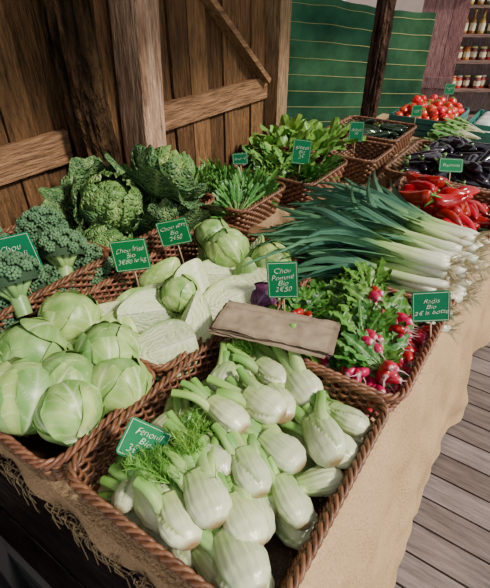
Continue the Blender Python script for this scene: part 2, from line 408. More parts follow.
# ---------------------------------------------------------------- baskets
def basket_mesh(W, Ln, H, rows=9, flare=.05):
    rc = .045
    def ring(sx, sy, n):
        hx = sx/2; hy = sy/2
        pts = []
        for cx, cy, a0 in ((hx-rc,hy-rc,0),(-hx+rc,hy-rc,pi/2),(-hx+rc,-hy+rc,pi),(hx-rc,-hy+rc,3*pi/2)):
            for q in range(7): a = a0+pi/2*q/6; pts.append((cx+rc*cos(a), cy+rc*sin(a)))
        pts.append(pts[0]); d = [0]
        for q in range(1,len(pts)): d.append(d[-1]+math.dist(pts[q],pts[q-1]))
        out = []; j = 0
        for k in range(n):
            s = d[-1]*k/n
            while d[j+1] < s: j += 1
            t = (s-d[j])/(d[j+1]-d[j]+1e-9); p = (lerp(pts[j][0],pts[j+1][0],t), lerp(pts[j][1],pts[j+1][1],t))
            tx = pts[j+1][0]-pts[j][0]; ty = pts[j+1][1]-pts[j][1]; l = math.hypot(tx,ty)+1e-9
            out.append((p[0],p[1],ty/l,-tx/l))
        return out
    per = 2*(W+Ln)-8*rc+2*pi*rc
    ns = int(per/.022/2)*2; n = ns*4
    mb = MB(); rr = H/rows/2*1.08
    for r in range(rows):
        z = (r+.5)*H/rows; e = -flare*(1-z/H)
        rg = ring(W+e, Ln+e, n); vs=[];fs=[];cs=[]
        base = mix((.085,.031,.015),(.19,.075,.033), R.random())
        for k,(x,y,nx_,ny_) in enumerate(rg):
            off = .0065*sin(pi*k/4+pi*r)
            for q in range(6):
                a = 2*pi*q/6; rad = off+cos(a)*rr*.75
                vs.append((x+nx_*rad, y+ny_*rad, z+sin(a)*rr))
                cs.append(mix(base, (.29,.125,.055), .3+.6*noise.noise(Vector((x*20,y*20,r*3)))))
        for k in range(n):
            for q in range(6): fs.append((k*6+q, ((k+1)%n)*6+q, ((k+1)%n)*6+(q+1)%6, k*6+(q+1)%6))
        mb.add(vs,fs,cs)
    r0 = ring(W-flare, Ln-flare, ns); r1 = ring(W, Ln, ns)
    for k in range(ns):
        a, b = r0[k], r1[k]
        tube(mb, [(a[0],a[1],0),(b[0],b[1],H)], [.0028,.0028], 5, lambda t,k:(.15,.065,.03), cap=False)
    vs = [(p[0],p[1],.006) for p in r0]; mb.add(vs, [tuple(range(ns))], [(.06,.03,.015)]*ns)
    bm = mb.mesh('basket_body', m_wick)
    mb = MB(); rg = ring(W+.004, Ln+.004, n)
    for s in range(3):
        vs=[];fs=[];cs=[]; c0 = mix((.12,.048,.022),(.23,.10,.045), R.random())
        for k,(x,y,nx_,ny_) in enumerate(rg):
            ph = 2*pi*k*round(n/11)/n+s*2*pi/3; ox = cos(ph)*.0055; oz = sin(ph)*.005
            for q in range(6):
                a = 2*pi*q/6; vs.append((x+nx_*(ox+cos(a)*.005), y+ny_*(ox+cos(a)*.005), H+.004+oz+sin(a)*.005)); cs.append(c0)
        for k in range(n):
            for q in range(6): fs.append((k*6+q, ((k+1)%n)*6+q, ((k+1)%n)*6+(q+1)%6, k*6+(q+1)%6))
        mb.add(vs,fs,cs)
    return bm, mb.mesh('basket_rim', m_wick)
def basket(x0,x1,y0,y1,z,H,label,rows=9):
    b, r = basket_mesh(x1-x0, y1-y0, H, rows)
    return thing('wicker_basket', b, ((x0+x1)/2,(y0+y1)/2,z), parts=[('rim', r, 'braided brown wicker rim')], label=label, cat='basket', group='wicker baskets on the stall')
BZ = TZ+.008
basket(-.565,-.115,.215,.725,BZ,.10,'brown wicker basket heaped with fennel bulbs',11)
basket(-1.0,-.59,.20,.50,BZ,.10,'brown wicker basket full of green cabbages',11)
basket(-1.0,-.59,.515,1.22,BZ,.10,'long brown wicker basket with halved cabbages',11)
basket(-.50,-.10,.74,1.15,BZ,.10,'brown wicker basket of radish bunches',11)
basket(-.58,-.10,1.17,1.60,BZ,.09,'brown wicker basket under a heap of leeks',9)
basket(-.54,-.09,1.64,2.12,BZ,.10,'brown wicker basket of red peppers',9)
basket(-.66,-.12,2.15,2.75,BZ,.10,'brown wicker basket of aubergines',9)
basket(-1.45,-1.03,.20,.76,BZ+.03,.13,'brown wicker basket holding broccoli heads',12)
basket(-1.45,-1.03,.775,1.30,BZ+.03,.13,'brown wicker basket holding savoy cabbages',12)
basket(-1.36,-.93,1.33,1.68,BZ,.11,'brown wicker basket of fresh green herbs',9)
basket(-1.27,-.83,1.71,2.12,BZ,.12,'brown wicker basket with leafy greens and a price sign',9)
basket(-1.44,-1.0,2.14,2.53,BZ,.12,'brown wicker basket overflowing with lettuce',9)
basket(-.97,-.72,2.16,2.48,BZ,.12,'empty brown wicker basket beside lettuce',9)
basket(-1.20,-.76,2.60,3.02,BZ,.11,'brown wicker basket of dark courgettes',9)
# ---------------------------------------------------------------- vegetables : cabbage
def cup_leaf(mb, Rr, th0, hw, phimax, open_, ruffle, crinkle, cols, na=22, nb=26, flatz=.9, seed=0, veins=6, thick=1.0, vstr=.8, edgecol=0, vw=1.):
    vs=[];cs=[];fs=[]; dk, lt, vein = cols
    for j in range(nb+1):
        b = j/nb; phi = phimax*(.06+.94*b)
        for i in range(na+1):
            a = -1+2*i/na
            wsh = (sin(pi*min(1,b*.62+.12))**.7)
            endcut = 1-.28*a*a*b
            ph = phi*endcut; th = th0+a*hw*wsh/max(.35, sin(max(.35,min(ph,pi-.35))))
            d = Vector((sin(ph)*cos(th), sin(ph)*sin(th), -cos(ph)*flatz))
            out = Vector((cos(th0), sin(th0), 0))
            edge = max(abs(a)**3, b**5)
            nn = noise.noise(Vector((a*2.2+seed, b*3, seed)))
            cr = noise.noise(Vector((a*7+seed, b*9, seed*2)))
            sv = abs(((b-.55*abs(a)**.8)*veins+.35*noise.noise(Vector((a*3,b*3,seed)))) % 1-.5)*2
            vm = max(exp(-(a/(.05*vw))**2)*1.0, (1 if abs(a) > .03 else 0)*max(0, 1-(1-sv)*5/vw)*.8*(1-.5*abs(a)))
            rr = Rr*(1+.018*thick+.04*edge*thick+ruffle*edge*sin(9*th+seed+8*b)*.5+.03*nn+crinkle*(abs(cr)-.2)-crinkle*.25*vm)
            p = d*rr+out*(open_*b*b*Rr)-Vector((0,0,1))*(open_*b**3*Rr*.35)
            vs.append(p); c = mix(dk, lt, .5+1.0*nn+.35*edge); c = mix(c, vein, vm*vstr); c = mix(c, vein, .6*max(0,1-b*4))
            c = mix(c, dk, edgecol*sst(.75,1,max(abs(a),b))); cs.append(c)
    for j in range(nb):
        for i in range(na): fs.append((j*(na+1)+i, j*(na+1)+i+1, (j+1)*(na+1)+i+1, (j+1)*(na+1)+i))
    mb.add(vs,fs,cs)
def head_mesh(Rr, cols, crinkle, seed, mat, name, vs_=.6):
    mb = MB(); n=48; m=34; vs=[];cs=[];fs=[]; dk,lt,vein = cols
    for i in range(m+1):
        ph = pi*i/m
        for k in range(n):
            th = 2*pi*k/n; d = Vector((sin(ph)*cos(th), sin(ph)*sin(th), -cos(ph)*.9))
            nn = noise.noise(d*2+Vector((seed,0,0))); cr = abs(noise.noise(d*7+Vector((seed,0,0))))
            st = .035*(((th*2/pi*.75+ph*.8+seed) % 1))
            vs.append(d*Rr*(1+.02*nn+crinkle*(cr-.2)+st)); sp = abs(((th*1.9+ph*.7) % 1)-.5)*2
            cs.append(mix(mix(dk,lt,.6+nn), vein, max(0,1-(1-sp)*9)*vs_))
    for i in range(m):
        for k in range(n): fs.append((i*n+k, i*n+(k+1)%n, (i+1)*n+(k+1)%n, (i+1)*n+k))
    mb.add(vs,fs,cs); return mb.mesh(name, mat)
CW = ((.15,.32,.06),(.35,.51,.16),(.66,.75,.44)); CP = ((.06,.012,.05),(.16,.04,.13),(.40,.22,.36))
def cabbage_kit(seed, R0=.068, CW=CW):
    h = head_mesh(R0, CW, .0, seed, m_cab, 'cabbage_head', .35); ps = []
    for q in range(5):
        mb = MB(); th = q*2*pi/5+seed
        op = .0 if q != 2 else .08
        cup_leaf(mb, R0*(1+.014*q), th, 1.05, radians(R.uniform(125,160)), op, .05, .0, CW, na=44, nb=50, seed=seed*3+q, thick=1.6, veins=5, vstr=.85, edgecol=.4, vw=.8)
        ps.append(('outer_leaf', mb.mesh('outer_leaf', m_cab)))
    return h, ps
ck = [cabbage_kit(s) for s in (1.3, 4.1, 7.7)]+[cabbage_kit(2.7, CW=CP)]
def put_cab(x, y, z, s, tilt, k, lab, grp='cabbages in the front basket'):
    h, ps = ck[k]
    thing('cabbage', h, (x,y,z), (tilt[0],tilt[1],tilt[2]), s, ps, lab, 'cabbage', grp)
P = Pile(BZ+.01, .90); sph = [((0,0,0), .071)]
i3 = Matrix.Identity(3)
lab1 = ['round pale green cabbage with veined outer leaves in wicker basket', 'smooth light green cabbage head piled in wicker basket']
for n_, (x,y,s) in enumerate([(-.895,.285,1.22),(-.755,.278,1.18),(-.645,.30,.92),(-.92,.43,1.0),(-.775,.42,1.05),(-.645,.425,1.02),(-.86,.36,1.15),(-.715,.355,.96),(-.725,.475,1.0),(-.90,.50,1.1)]):
    z = P.z(x,y,sph,i3,s)
    put_cab(x,y,min(z,.925),s,(R.uniform(-.9,.9),R.uniform(.0,.9),R.uniform(0,6)),n_%3,lab1[n_%2])
# halved and quartered cabbages
def wedge_kit(seed, A, Rr=.066, Lh=.084):
    def prof(u): return sqrt(max(0,1-u*u))**.9*(1-.36*u)*(1-.12*max(0,u)**2)
    mb = MB(); n=40; m=40; vs=[];fs=[];cs=[]
    for i in range(m+1):
        u = -1+2*i/m; r = prof(u)*Rr
        for k in range(n+1):
            a = -pi/2-A/2+A*k/n; ss=((a*.9+u*.4+seed) % 1); st = 1+.07*ss
            vs.append((u*Lh, r*cos(a)*st, r*sin(a)*st))
            sp = abs(((a*1.8+u*.6+seed) % 1)-.5)*2
            c = mix(mix((.20,.38,.08),(.42,.58,.21), .5+noise.noise(Vector((u*2,a*2,seed)))), (.68,.76,.47), max(0,1-(1-sp)*8)*.7)
            cs.append(mix(c,(.10,.23,.04),.7*exp(-(ss/.06)**2)))
    for i in range(m):
        for k in range(n): fs.append((i*(n+1)+k, i*(n+1)+k+1, (i+1)*(n+1)+k+1, (i+1)*(n+1)+k))
    mb.add(vs,fs,cs); body = mb.mesh('wedge_body', m_cab)
    mb = MB(); nu=80; nr=48
    for sgn in (0,1):
        a = -pi/2-A/2 if sgn == 0 else -pi/2+A/2
        dv = Vector((0,cos(a),sin(a))); nm = Vector((0,-sin(a),cos(a)))*(1 if sgn==1 else -1)
        vs=[];cs=[];fs=[]
        for i in range(nu+1):
            u = -1+2*i/nu; w_ = prof(u)
            for j in range(nr+1):
                f = j/nr; r = w_*f*1.03
                q = sqrt(f*f*(1-u*u)+u*u)
                n0 = noise.noise(Vector((u*3+seed, r*3+sgn*5, 0)))*1.6+noise.noise(Vector((u*8+seed, r*8+sgn*5, 3)))*1.1
                ln = sin(q*40+n0*3.0)*(.6+.5*noise.noise(Vector((u*5+seed,r*5,7)))); core = exp(-((r/.12)**2))*sst(.45,-.2,u)
                h = (.0012*ln)*(1-core)*(1-f**8)
                vs.append(Vector((u*Lh,0,0))+dv*(r*Rr)+nm*(h+.0006))
                c = mix((.66,.71,.45), (.46,.59,.22), sst(.2,-1,ln)*.6+.35*noise.noise(Vector((u*3,r*3,seed)))); c = mix(c, (.73,.76,.54), core)
                c = mix(c, (.28,.44,.11), sst(.84,1,f)*.9); cs.append(c)
        for i in range(nu):
            for j in range(nr):
                f4 = (i*(nr+1)+j, (i+1)*(nr+1)+j, (i+1)*(nr+1)+j+1, i*(nr+1)+j+1); fs.append(f4)
        mb.add(vs,fs,cs)
    return body, [('cut_face', mb.mesh('cut_face', m_cut), 'pale cream layered cut face')]
hk = [wedge_kit(2.2, pi), wedge_kit(5.9, pi*.62), wedge_kit(9.4, pi*.98), wedge_kit(12.4, pi*.7)]
P = Pile(BZ+.01,.78); sph=[((0,0,-.022),.040),((.035,0,-.02),.03),((-.035,0,-.02),.032)]
def put_half(x,y,s,nrm,spin,k):
    q = Vector(nrm).normalized().to_track_quat('Z','X') @ Quaternion((0,0,1), spin)
    zz = min(P.z(x,y,sph,q.to_matrix(),s), .925)
    b, ps = hk[k]
    thing('halved_cabbage' if k in (0,2) else 'cabbage_wedge', b, (x,y,zz), sc=s, parts=ps, label='halved cabbage showing cream layered cut face' if k in (0,2) else 'pale cut cabbage wedge with green outer leaves', cat='cabbage', group='cut cabbages in the basket', quat=q)
base = [(-.92,.58),(-.80,.58),(-.69,.60),(-.92,.72),(-.81,.72),(-.70,.74),(-.92,.86),(-.80,.86),(-.68,.88),(-.92,1.0),(-.80,1.0),(-.68,1.02),(-.90,1.14),(-.78,1.14),(-.66,1.14)]
for n_,(x,y) in enumerate(base): put_half(x,y,1.0,(R.uniform(-1,.3),R.uniform(-.3,1),R.uniform(-.3,.5)),R.uniform(0,6),n_%4)
for n_,(x,y,s,nr,sp,k) in enumerate([(-.64,.55,1.2,(.35,-.45,.8),1.9,3),(-.84,.57,1.0,(-.1,.1,1),2.4,0),(-.75,.64,1.1,(.9,-.1,.5),1.2,1),(-.645,.665,1.1,(-.2,-.5,.85),.6,1),(-.82,.69,1.0,(.3,-.3,.9),2.0,3),(-.69,.80,1.15,(.9,.1,.45),2.9,3),(-.615,.80,1.1,(.5,-.5,.7),1.9,1),(-.74,.92,1.05,(.7,-.2,.6),1.2,1),(-.63,.93,.95,(.2,-.6,.7),2.0,3),(-.56,.76,.9,(.1,-.2,1),1.0,3)]):
    put_half(x,y,s,nr,sp,k)
for n_,(x,y,s,k) in enumerate([(-.735,.745,.80,0),(-.78,1.03,.98,1),(-.64,1.08,.92,2),(-.88,1.08,.85,0)]):
    z = P.z(x,y,[((0,0,0),.066)],i3,s)
    put_cab(x,y,min(z,.93),s,(R.uniform(-.4,.4),R.uniform(.2,.9),R.uniform(0,6)),k,'small whole green cabbage among halved cabbages','whole cabbages among the halves')
put_cab(-.553,.895,.905,.58,(.3,.4,1),3,'small purple cabbage beside the cut cabbages','whole cabbages among the halves')
# ---------------------------------------------------------------- fennel
def frond(mb, o, d, Ln, n, rr):
    o = Vector(o); d = Vector(d).normalized()
    for i in range(n):
        dd = (d+Vector((rr.uniform(-.8,.8),rr.uniform(-.8,.8),rr.uniform(-.5,.8)))).normalized(); L1 = Ln*rr.uniform(.5,1)
        sd = dd.cross(Vector((rr.uniform(-1,1),rr.uniform(-1,1),1))).normalized()
        pts = [o+dd*L1*t/4+Vector((0,0,-.25*L1*(t/4)**2)) for t in range(5)]
        c = mix((.09,.28,.03),(.24,.46,.07), rr.random())
        strip(mb, pts, [.0011,.001,.0008,.0006,.0003], sd, lambda a,b:c, k=2)
        for j in range(12):
            t = rr.uniform(.2,1); p = o+dd*L1*t+Vector((0,0,-.25*L1*t*t)); d2 = (dd*.6+Vector((rr.uniform(-1,1),rr.uniform(-1,1),rr.uniform(-1,1)))).normalized(); l2 = L1*.28*rr.uniform(.5,1)
            strip(mb, [p,p+d2*l2*.5,p+d2*l2], [.0009,.0007,.0003], d2.cross(Vector((.3,.2,1))), lambda a,b:c, k=2)
def fennel_kit(seed, nst, lf):
    rr = random.Random(seed)
    mb = MB()
    def s1(th,u): return ((th/(2*pi)*2+u*.35+seed*.17) % 1)
    def rf(th,u): return 1+.17*s1(th,u)*sst(0,.25,u)+.03*cos(2*th+seed)+.028*sin(16*th)*sst(.05,.4,u)
    def cf(th,u):
        c = mix((.64,.68,.44),(.40,.54,.19), sst(.38,.95,u)); c = mix(c,(.38,.51,.17), .50*(sin(24*th+3*sin(u*3))>.3)*sst(.1,.5,u))
        c = mix(c,(.18,.29,.06), .85*exp(-(s1(th,u)/.06)**2)*sst(0,.2,u)); return mix((.28,.20,.09), c, sst(0,.08,u))
    blob(mb, [(0,.011),(.05,.021),(.20,.031),(.42,.035),(.66,.032),(.86,.027),(1,.024)], .098, -.044, 64, 28, cf, rf, .72)
    body = mb.mesh('fennel_bulb', m_fen); ps = []
    for q in range(nst):
        sp = (q-(nst-1)/2)/max(1,(nst-1)/2); L1 = rr.uniform(.5,1)*lf; yo = sp*.015; ang = sp*rr.uniform(.2,.50); zo = rr.uniform(-.006,.008); za = rr.uniform(-.08,.14)
        pts = []
        for t in range(9):
            s = t/8*L1; pts.append((.022+s*cos(ang), yo+s*sin(ang)*(.6+.5*t/8), zo+s*za+.006*sin(t*.6+q)))
        r0 = rr.uniform(.0100,.0140)
        m2 = MB(); tube(m2, pts, [r0*(1.2 if t<3 else 1.1-.25*t/8) for t in range(9)], 12, lambda t,k:mix(mix((.48,.62,.25),(.20,.40,.08),sst(.1,.9,t)),(.13,.30,.05),.35*(k%2)), flat=.8, capcol=(.55,.67,.34))
        ps.append(('stalk', m2.mesh('stalk', m_stalk)))
    return body, ps
fk = []
for s,(n_,l_) in enumerate([(5,.115),(5,.12),(4,.15),(6,.11),(5,.11),(4,.16)]): fk.append(fennel_kit(s+3,n_,l_))
frk = []
for s in range(3):
    mb = MB(); rr = random.Random(40+s); frond(mb,(.08,0,.01),(1,.2*s-.2,.4),.08,46,rr); frk.append(mb.mesh('frond', m_frond))
mb = MB(); rr = random.Random(50)
for q in range(4): frond(mb,(.05+.02*q,.012*q-.02,.015),(1,.5*q-.8,.6),.075,46,rr)
frk.append(mb.mesh('frond', m_frond))
P = Pile(BZ+.005,.70); fsp=[((-.012,0,0),.025),((.02,0,0),.025),((.05,0,.004),.017),((.085,0,.006),.012)]
spots = []
for iy in range(6):
    for ix in range(6): spots.append((-.495+ix*.066+R.uniform(-.008,.008), .265+iy*.079+R.uniform(-.01,.01), 0))
for iy in range(6):
    for ix in range(5): spots.append((-.445+ix*.064+(iy%2)*.02+R.uniform(-.01,.01), .270+iy*.076+R.uniform(-.01,.01), 1))
for iy in range(5):
    for ix in range(3): spots.append((-.36+ix*.070+(iy%2)*.03+R.uniform(-.01,.01), .32+iy*.078+R.uniform(-.01,.01), 2))
zcap = (.86,.888,.908); big = 0
for n_,(x,y,l) in enumerate(spots):
    b, ps = fk[R.randrange(6)]
    ang = pi-.28+R.uniform(-.45,.45)
    if R.random() < .10: ang += R.uniform(-1.0,1.0)
    if x < -.42: ang = pi-R.uniform(.9,1.7)
    eu = Euler((R.uniform(-.8,.8), R.uniform(-.10,.08), ang)); s = R.uniform(.95,1.12)
    if x < -.42: s = .92
    z = P.z(x,y,fsp,eu.to_matrix(),s,zcap[l]+.012)
    if z is None: continue
    pp = list(ps)
    if l and R.random() < .28: pp.append(('frond', frk[n_%3], 'feathery bright green fronds'))
    elif l and not big and y < .33 and -.36 < x < -.26: pp.append(('frond', frk[3], 'large feathery bright green frond')); big = 1
    thing('fennel', b, (x,y,z), eu, s, pp, 'white fennel bulb with trimmed green stalks in heaped basket', 'fennel', 'fennel bulbs in the wicker basket')
# ---------------------------------------------------------------- savoy
SV = ((.012,.058,.024),(.055,.155,.048),(.22,.34,.12)); SV2 = ((.035,.12,.03),(.14,.29,.065),(.33,.46,.16))
def savoy_kit(seed):
    h = head_mesh(.066, SV2, .04, seed, m_savoy, 'savoy_head'); ps=[]
    for q in range(17):
        mb = MB(); lay = 0 if q < 6 else (1 if q < 12 else 2); nl=(6,6,5)[lay]; th = q*2*pi/nl+lay*.5+seed
        cup_leaf(mb, (.082,.090,.098)[lay], th, (1.0,1.05,1.1)[lay], radians((156,124,96)[lay]+R.uniform(-8,8)), (.04,.32,.85)[lay], .18, .08, (SV2,SV,SV)[lay], na=34, nb=38, seed=seed*5+q, veins=6, thick=2.2, vstr=.95)
        ps.append(('outer_leaf', mb.mesh('savoy_leaf', m_savoy), 'dark green crinkled outer leaf' if lay else None))
    return h, ps
sk = [savoy_kit(s) for s in (1.1,3.3,5.2)]
P = Pile(BZ+.05,.95)
for n_,(x,y,s,r) in enumerate([(-1.33,.84,.95,(.2,.3,0)),(-1.14,.84,.95,(.3,.5,1)),(-1.36,1.06,1.0,(.2,.5,2)),(-1.12,1.10,.95,(.3,.6,3)),(-1.33,1.26,.95,(.1,.3,4)),(-1.22,.95,1.2,(.35,.50,.5)),(-1.18,1.20,1.25,(.35,.55,2.0))]):
    z = P.z(x,y,[((0,0,0),.082)],i3,s); h, ps = sk[n_%3]
    thing('savoy_cabbage', h, (x,y,z), r, s, ps, 'crinkled dark green savoy cabbage with spread outer leaves', 'cabbage', 'savoy cabbages by the wall')
# ---------------------------------------------------------------- broccoli
def broc_kit(seed):
    rr = random.Random(seed); mb = MB()
    vs=[];cs=[];fs=[];n=16;m=8
    for a in range(m+1):
        for k in range(n):
            ph=pi*.6*a/m; t2=2*pi*k/n; vs.append((.058*sin(ph)*cos(t2),.058*sin(ph)*sin(t2),.050*cos(ph))); cs.append((.02,.055,.02))
    for a in range(m):
        for k in range(n): fs.append((a*n+k,(a+1)*n+k,(a+1)*n+(k+1)%n,a*n+(k+1)%n))
    mb.add(vs,fs,cs)
    NC = 26
    for ci in range(NC):
        zf = 1-(ci+.5)/NC*1.0; th = ci*2.39996+seed; rad = sqrt(1-zf*zf); cc0 = Vector((rad*cos(th)*.059, rad*sin(th)*.059, zf*.052))
        dcl = Vector((cc0.x,cc0.y,cc0.z*1.3)).normalized(); base = mix((.05,.135,.06),(.085,.20,.09), rr.random()); rc_=rr.uniform(.0125,.015)
        for i in range(18):
            zf = 1-(i+.5)/18*.85; th = i*2.39996+ci; rad = sqrt(max(0,1-zf*zf))
            loc = Vector((rad*cos(th), rad*sin(th), zf*.75)); qd = dcl.to_track_quat('Z','X') @ loc
            rs = rr.uniform(.0035,.0045); c0 = cc0+qd*rc_
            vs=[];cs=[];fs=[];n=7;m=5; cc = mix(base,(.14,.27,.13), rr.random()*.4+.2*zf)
            for a in range(m+1):
                for k in range(n):
                    ph=pi*a/m; t2=2*pi*k/n; q=Vector((sin(ph)*cos(t2),sin(ph)*sin(t2),cos(ph)))
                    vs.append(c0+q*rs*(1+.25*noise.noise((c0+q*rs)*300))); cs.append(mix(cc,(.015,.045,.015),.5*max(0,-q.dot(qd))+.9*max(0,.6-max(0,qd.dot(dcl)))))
            for a in range(m):
                for k in range(n): fs.append((a*n+k,(a+1)*n+k,(a+1)*n+(k+1)%n,a*n+(k+1)%n))
            mb.add(vs,fs,cs)
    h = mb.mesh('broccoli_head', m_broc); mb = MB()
    tube(mb, [(0,0,-.085),(0,0,-.06),(0,0,-.02),(0,0,.0)], [.018,.019,.018,.02], 14, lambda t,k:mix((.28,.42,.14),(.22,.36,.11),k%2), capcol=(.5,.6,.3))
    for q in range(10):
        a = q*2*pi/10; r_=.048 if q%2 else .036
        tube(mb, [(0,0,-.055),(r_*.45*cos(a),r_*.45*sin(a),-.028),(r_*cos(a),r_*sin(a),.004)], [.009,.008,.011], 8, lambda t,k:(.22,.36,.11))
    return h, [('stem', mb.mesh('stem', m_stalk), 'pale green branching stem')]
bk = [broc_kit(s) for s in (1,2,3)]
P = Pile(BZ+.055,1.0)
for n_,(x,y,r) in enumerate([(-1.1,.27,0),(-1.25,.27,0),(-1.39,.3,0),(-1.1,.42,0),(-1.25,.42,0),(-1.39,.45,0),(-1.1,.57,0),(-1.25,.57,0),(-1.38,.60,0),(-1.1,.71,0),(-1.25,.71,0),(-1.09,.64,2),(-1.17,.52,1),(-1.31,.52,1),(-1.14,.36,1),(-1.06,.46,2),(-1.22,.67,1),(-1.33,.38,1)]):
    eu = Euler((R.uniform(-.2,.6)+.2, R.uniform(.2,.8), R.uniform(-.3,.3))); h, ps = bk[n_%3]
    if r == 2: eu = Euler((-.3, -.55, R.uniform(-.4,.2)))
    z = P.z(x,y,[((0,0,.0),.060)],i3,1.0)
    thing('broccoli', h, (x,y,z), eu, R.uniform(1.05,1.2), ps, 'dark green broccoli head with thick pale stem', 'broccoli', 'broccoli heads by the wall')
# ---------------------------------------------------------------- leeks
def leek_kit(seed):
    rr = random.Random(seed); mb = MB()
    r0 = rr.uniform(.0105,.014)
    pts = [(t*.028, .002*sin(t+seed), 0) for t in range(9)]
    tube(mb, pts, [r0*.8,r0*1.15]+[r0]*6+[r0*1.1], 14, lambda t,k:mix(mix((.72,.72,.55),(.52,.65,.28),sst(.2,.55,t)),(.20,.38,.10),sst(.55,1,t)))
    shaft = mb.mesh('leek_shaft', m_fen); mb = MB()
    for q in range(44):
        a = rr.uniform(0,6.28); d = Vector((-1, .9*cos(a), .9*sin(a)))*rr.uniform(.014,.036); o = Vector((.002, .7*r0*cos(a)*rr.random(), .7*r0*sin(a)*rr.random()))
        tube(mb, [o,o+d*.5+Vector((0,rr.uniform(-.004,.004),0)),o+d], [.0008,.0007,.0004], 3, lambda t,k:(.52,.43,.26), cap=False)
    roots = mb.mesh('roots', m_root); ps = [('roots', roots, 'tuft of cream root hairs')]
    for q in range(8):
        sp = (q-3.5)/3.5; L1 = rr.uniform(.30,.54)*(1-.22*abs(sp)); ang = sp*rr.uniform(.2,.6)+rr.uniform(-.12,.12); pts=[]; up = rr.uniform(-.02,.10); wv = rr.uniform(.0,.016); wp = rr.uniform(0,6)
        for t in range(20):
            s = t/19; pts.append((.165+L1*s*cos(ang*s), L1*s*sin(ang*s)*1.1+sp*r0*.5+wv*s*sin(s*7+wp), .004*q*.3+up*L1*sin(s*pi*.8)-.08*s*s*s*rr.uniform(.95,1.05)))
        tone = rr.random(); wd = rr.uniform(.010,.016)
        m2 = MB()
        def cf(a,b,tone=tone):
            c = mix((.26,.45,.13), mix((.024,.115,.08),(.11,.28,.15),tone), sst(.02,.3,b)); return mix(c, (.20,.38,.22), .5*exp(-(a/.12)**2)+.25*(sin(a*16)>0))
        tw = rr.uniform(-.7,.7)
        strip(m2, pts, [wd*(.9+.3*sin(min(1,t/8)*pi/2))*(1-(t/19)**3*.85) for t in range(20)], (0,1,.35*sp+tw), cf, cup=.3, k=9, ruff=.06)
        ps.append(('leaf', m2.mesh('leek_leaf', m_leek)))
    return shaft, ps
lk = [leek_kit(s) for s in range(7)]
P = Pile(BZ+.02,.78); lsp=[((x,0,0),.013) for x in (.01,.035,.06,.085,.11,.135,.16,.185,.21)]+[((.26,0,.0),.010),((.32,0,0),.008)]
yl = []
for l, n_ in ((0,17),(1,16),(2,15),(3,13),(4,9)):
    for q in range(n_): yl.append((l, lerp(1.15+.02*l,1.61-.025*l,(q+.5)/n_)))
for n_,(l,yy) in enumerate(yl):
    s, ps = lk[R.randrange(7)]; eu = Euler((R.uniform(-.8,.8), R.uniform(-.04,.03), pi+R.uniform(-.20,.20)-(yy-1.30)*.95)); x = -.08-l*.010+R.uniform(-.06,.03)
    z = min(P.z(x,yy,lsp,eu.to_matrix(),1), .955+.02*R.random())
    thing('leek', s, (x,yy,z), eu, 1.05, ps, 'leek with white shaft, root tuft and long green leaves', 'leek', 'leeks heaped across the stall')
# ---------------------------------------------------------------- leafy things
def leaf_bunch(seed, n, L0, wd, cols, spread=.6, rise=.6, stemc=(.30,.46,.14), ruff=.25, stemf=.45, mt=None):
    rr = random.Random(seed); mb = MB()
    for q in range(n):
        a = rr.uniform(-spread,spread); el = rr.uniform(.05,rise); L1 = L0*rr.uniform(.6,1); dr = rr.uniform(.1,.5)
        pts = []
        for t in range(15):
            s = t/14*L1; pts.append((s*cos(a)*cos(el*(1-dr*t/14)), s*sin(a), s*sin(el)-dr*.5*s*s/L1))
        ns = int(14*stemf)
        tube(mb, pts[:ns+2], [.0022]*(ns+2), 5, lambda t,k:stemc)
        lp = pts[ns:]; m = len(lp); c0 = mix(cols[0], cols[1], rr.random())
        w = [wd*rr.uniform(.75,1.15)*max(.08, sin(pi*(.08+.86*t/(m-1)))**.7)*(.75+.25*sin(t*2.3+q)) for t in range(m)]
        strip(mb, lp, w, (-sin(a)+rr.uniform(-.4,.4), cos(a), rr.uniform(-.6,.6)), lambda aa,b:mix(mix(c0,cols[0],.4*abs(aa)), cols[2], .6*exp(-(aa/.10)**2)), cup=rr.uniform(-.4,.5), k=9, ruff=ruff, rf=3, ph=rr.uniform(0,6))
    return mb.mesh('leaf_bunch', mt or m_leaf)
RC = ((.03,.13,.012),(.12,.31,.035),(.26,.44,.10))
rl = [leaf_bunch(s, 21, .130, .020, RC, 1.2, .85, ruff=.45, stemf=.3) for s in (11,12,13)]
gl = [leaf_bunch(s, 20, .22, .032, ((.04,.17,.02),(.16,.36,.05),(.4,.56,.2)), .9, .9, ruff=.3) for s in (14,15,16)]
mb = MB(); blob(mb, [(0,.003),(.08,.007),(.3,.0120),(.6,.0128),(.85,.009),(1,.004)], .040, -.033, 16, 14, lambda th,u:mix((.68,.42,.44),(.42,.006,.035),sst(.02,.13,u)))
tube(mb, [(-.033,0,0),(-.045,.002,0),(-.061,.0,.002)], [.0022,.0012,.0004], 5, lambda t,k:(.6,.35,.35), cap=False)
radm = mb.mesh('radish', m_rad)
P = Pile(BZ+.02,.62)
rb = [(-.20,.80,2.6),(-.32,.80,2.9),(-.42,.83,2.4),(-.20,.93,2.8),(-.34,.93,2.6),(-.44,.97,3),(-.2,1.06,2.9),(-.33,1.06,2.6),(-.43,1.09,2.5),
      (-.36,1.0,2.2),(-.28,1.02,2.6),(-.40,.93,2.2),(-.24,.93,2.6),(-.30,.92,1.8),(-.20,1.0,2.8),(-.43,1.04,2.6),(-.33,.97,2.0),
      (-.16,.79,2.4),(-.16,.87,2.7),(-.27,.79,2.2),(-.165,.96,3.0),(-.16,1.05,3.2),(-.21,.80,2.1),(-.165,.83,2.9),(-.17,.92,2.7),
      (-.44,.90,1.2),(-.37,.88,1.0),(-.31,.95,2.6),(-.24,.87,2.3),(-.24,1.02,2.6),(-.30,1.07,2.4),(-.38,1.0,2.8)]
